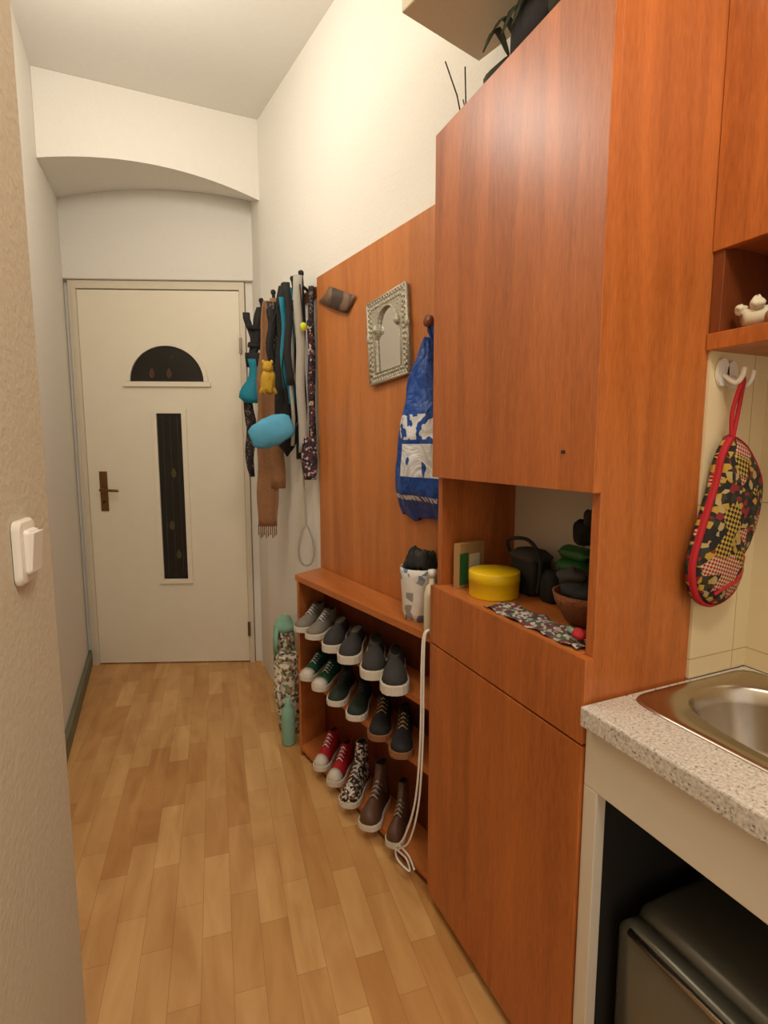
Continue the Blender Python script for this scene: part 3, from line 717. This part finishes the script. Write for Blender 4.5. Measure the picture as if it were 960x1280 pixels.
# ---------------- on top of the cabinet ----------------
TT=2.133
b=B()
b.blob((.80,.99,TT+.092),(.055,.10,.075),BLACK,4,.06); b.blob((.775,.86,TT+.08),(.045,.07,.065),LEAF,6,.08); b.blob((.80,1.12,TT+.055),(.05,.05,.045),LEAF,9,.1)
for k in range(7):
    a=k*.9; yy=1.08-.035*k
    b.ribbon(cat([(.77,yy,TT+.08),(.75,yy+.02,TT+.14),(.73,yy+.04,TT+.10+.02*math.sin(a*2))],4),(0,1,.3),.002,LEAF,[.006,.014,.02,.026,.026,.024,.018,.010,.004])
b.done('potted_foliage_plant')
b=B(Matrix.Translation((.715,1.085,TT+.178))@Matrix.Rotation(.24,4,'Z'))
b.box(-.125,.125,-.14,.14,0,.20,CREAM); b.box(-.13,.13,-.145,.145,.15,.22,CREAM)
b.done('storage_box',.003)
b=B()
for k,(dx,dy,dz) in enumerate([(-.03,.05,.19),(.01,.02,.17),(.03,.06,.12)]):
    b.tube([(.765,1.25,TT),(.765+dx*.5,1.25+dy*.3,TT+dz*.5),(.765+dx,1.25+dy,TT+dz)],.0018,BLACK,6)
b.lathe([(.001,0),(.02,0),(.022,.03),(.02,.035)],(.765,1.25,TT),BLACK,14); b.done('incense_sticks')

# ---------------- mitt + hook ----------------
pts=[(1.004,1.376),(.979,1.338),(.967,1.285),(.936,1.195),(.918,1.127),(.936,1.066),(.983,1.044),(1.034,1.062),(1.058,1.10),(1.052,1.13),(1.072,1.16),(1.090,1.20),(1.100,1.25),(1.094,1.30),(1.045,1.358)]
sp_=cat([(p[0],0,p[1]) for p in pts]+[(pts[0][0],0,pts[0][1])],4)[:-1]
c0=Vector((1.0,0,1.2))
def rg(k,y): return [Vector((c0.x+(p.x-c0.x)*k,y,c0.z+(p.z-c0.z)*k)) for p in sp_]
b=B(); b.loft([rg(.85,.692),rg(.97,.687),rg(1.0,.678)],MITT); b.loft([rg(1.0,.678),rg(1.0,.672),rg(.965,.664),rg(.96,.668)],RED,True,False); b.loft([rg(.97,.668),rg(.9,.660),rg(.6,.652),rg(.25,.650)],MITT)
b.tube(cat([(1.055,.664,1.14),(1.03,.655,1.10),(1.0,.653,1.09),(.965,.656,1.075)]),.003,RED,8)
b.tube(cat([(1.004,.672,1.37),(1.002,.672,1.42),(1.008,.660,1.478),(1.018,.672,1.42),(1.008,.672,1.37)]),.004,RED,8)
b.done('oven_mitt')
b=B()
for (hx,hz) in((1.000,1.492),(1.026,1.488)):
    b.extr([(hx+.016*math.cos(2*math.pi*i/20),.699,hz+.026*math.sin(2*math.pi*i/20)) for i in range(20)],(0,-.006,0),WHITEP)
    b.tube(cat([(hx,.693,hz-.005),(hx,.670,hz-.022),(hx,.658,hz-.012),(hx+.002,.656,hz+.004)]),.0045,WHITEP,8)
b.done('adhesive_hook')

# light switch on the near wall
wn=Vector((.993,-.115,0)).normalized(); wt=Vector((.115,.993,0)).normalized()
yy=.848
c=Vector((-.148-.115*(1-yy),yy,1.212))
SM=Matrix(((wt.x,wn.x,0,c.x),(wt.y,wn.y,0,c.y),(0,0,1,c.z),(0,0,0,1)))
b=B(SM)
def rs(hw,hh_,y,r=.012): return [(p[0],y,p[1]) for p in rrect(-hw,hw,-hh_,hh_,r)]
b.loft([rs(.034,.043,.001),rs(.034,.043,.006),rs(.031,.040,.010),rs(.025,.033,.011)],WHITEP,False)
b.loft([rs(.022,.030,.011,.006),rs(.021,.029,.016,.006),rs(.019,.027,.018,.006)],WHITEP,False)
b.extr([(-.02,.017,-.024),(-.02,.018,-.024),(-.02,.023,.026),(-.02,.017,.026)],(.04,0,0),WHITEP)
b.done('light_switch',.001)

# ---------------- lights / world / camera ----------------
def point(name,loc,power,col,rad):
    l=bpy.data.lights.new(name,'POINT'); l.energy=power; l.color=col; l.shadow_soft_size=rad
    o=bpy.data.objects.new(name,l); o.location=loc; scn.collection.objects.link(o); return o
point('ceiling_lamp_kitchen',(.35,-.15,2.55),38,(1,.90,.76),.16)
point('hall_fill_light',(-.1,1.9,2.66),16.5,(1,.92,.81),.12)  # unseen fill light added to brighten the hallway
w=bpy.data.worlds.new('World'); scn.world=w; w.use_nodes=True
w.node_tree.nodes['Background'].inputs[0].default_value=(1,.90,.77,1); w.node_tree.nodes['Background'].inputs[1].default_value=1.0
cam=bpy.data.cameras.new('camera'); cam.sensor_width=36; cam.lens=670/1280*36; cam.clip_start=.02
co=bpy.data.objects.new('camera',cam); co.location=(0,0,1.35)
co.rotation_euler=(math.pi/2-math.atan(80/670),0,-math.radians(23.5)); scn.collection.objects.link(co); scn.camera=co
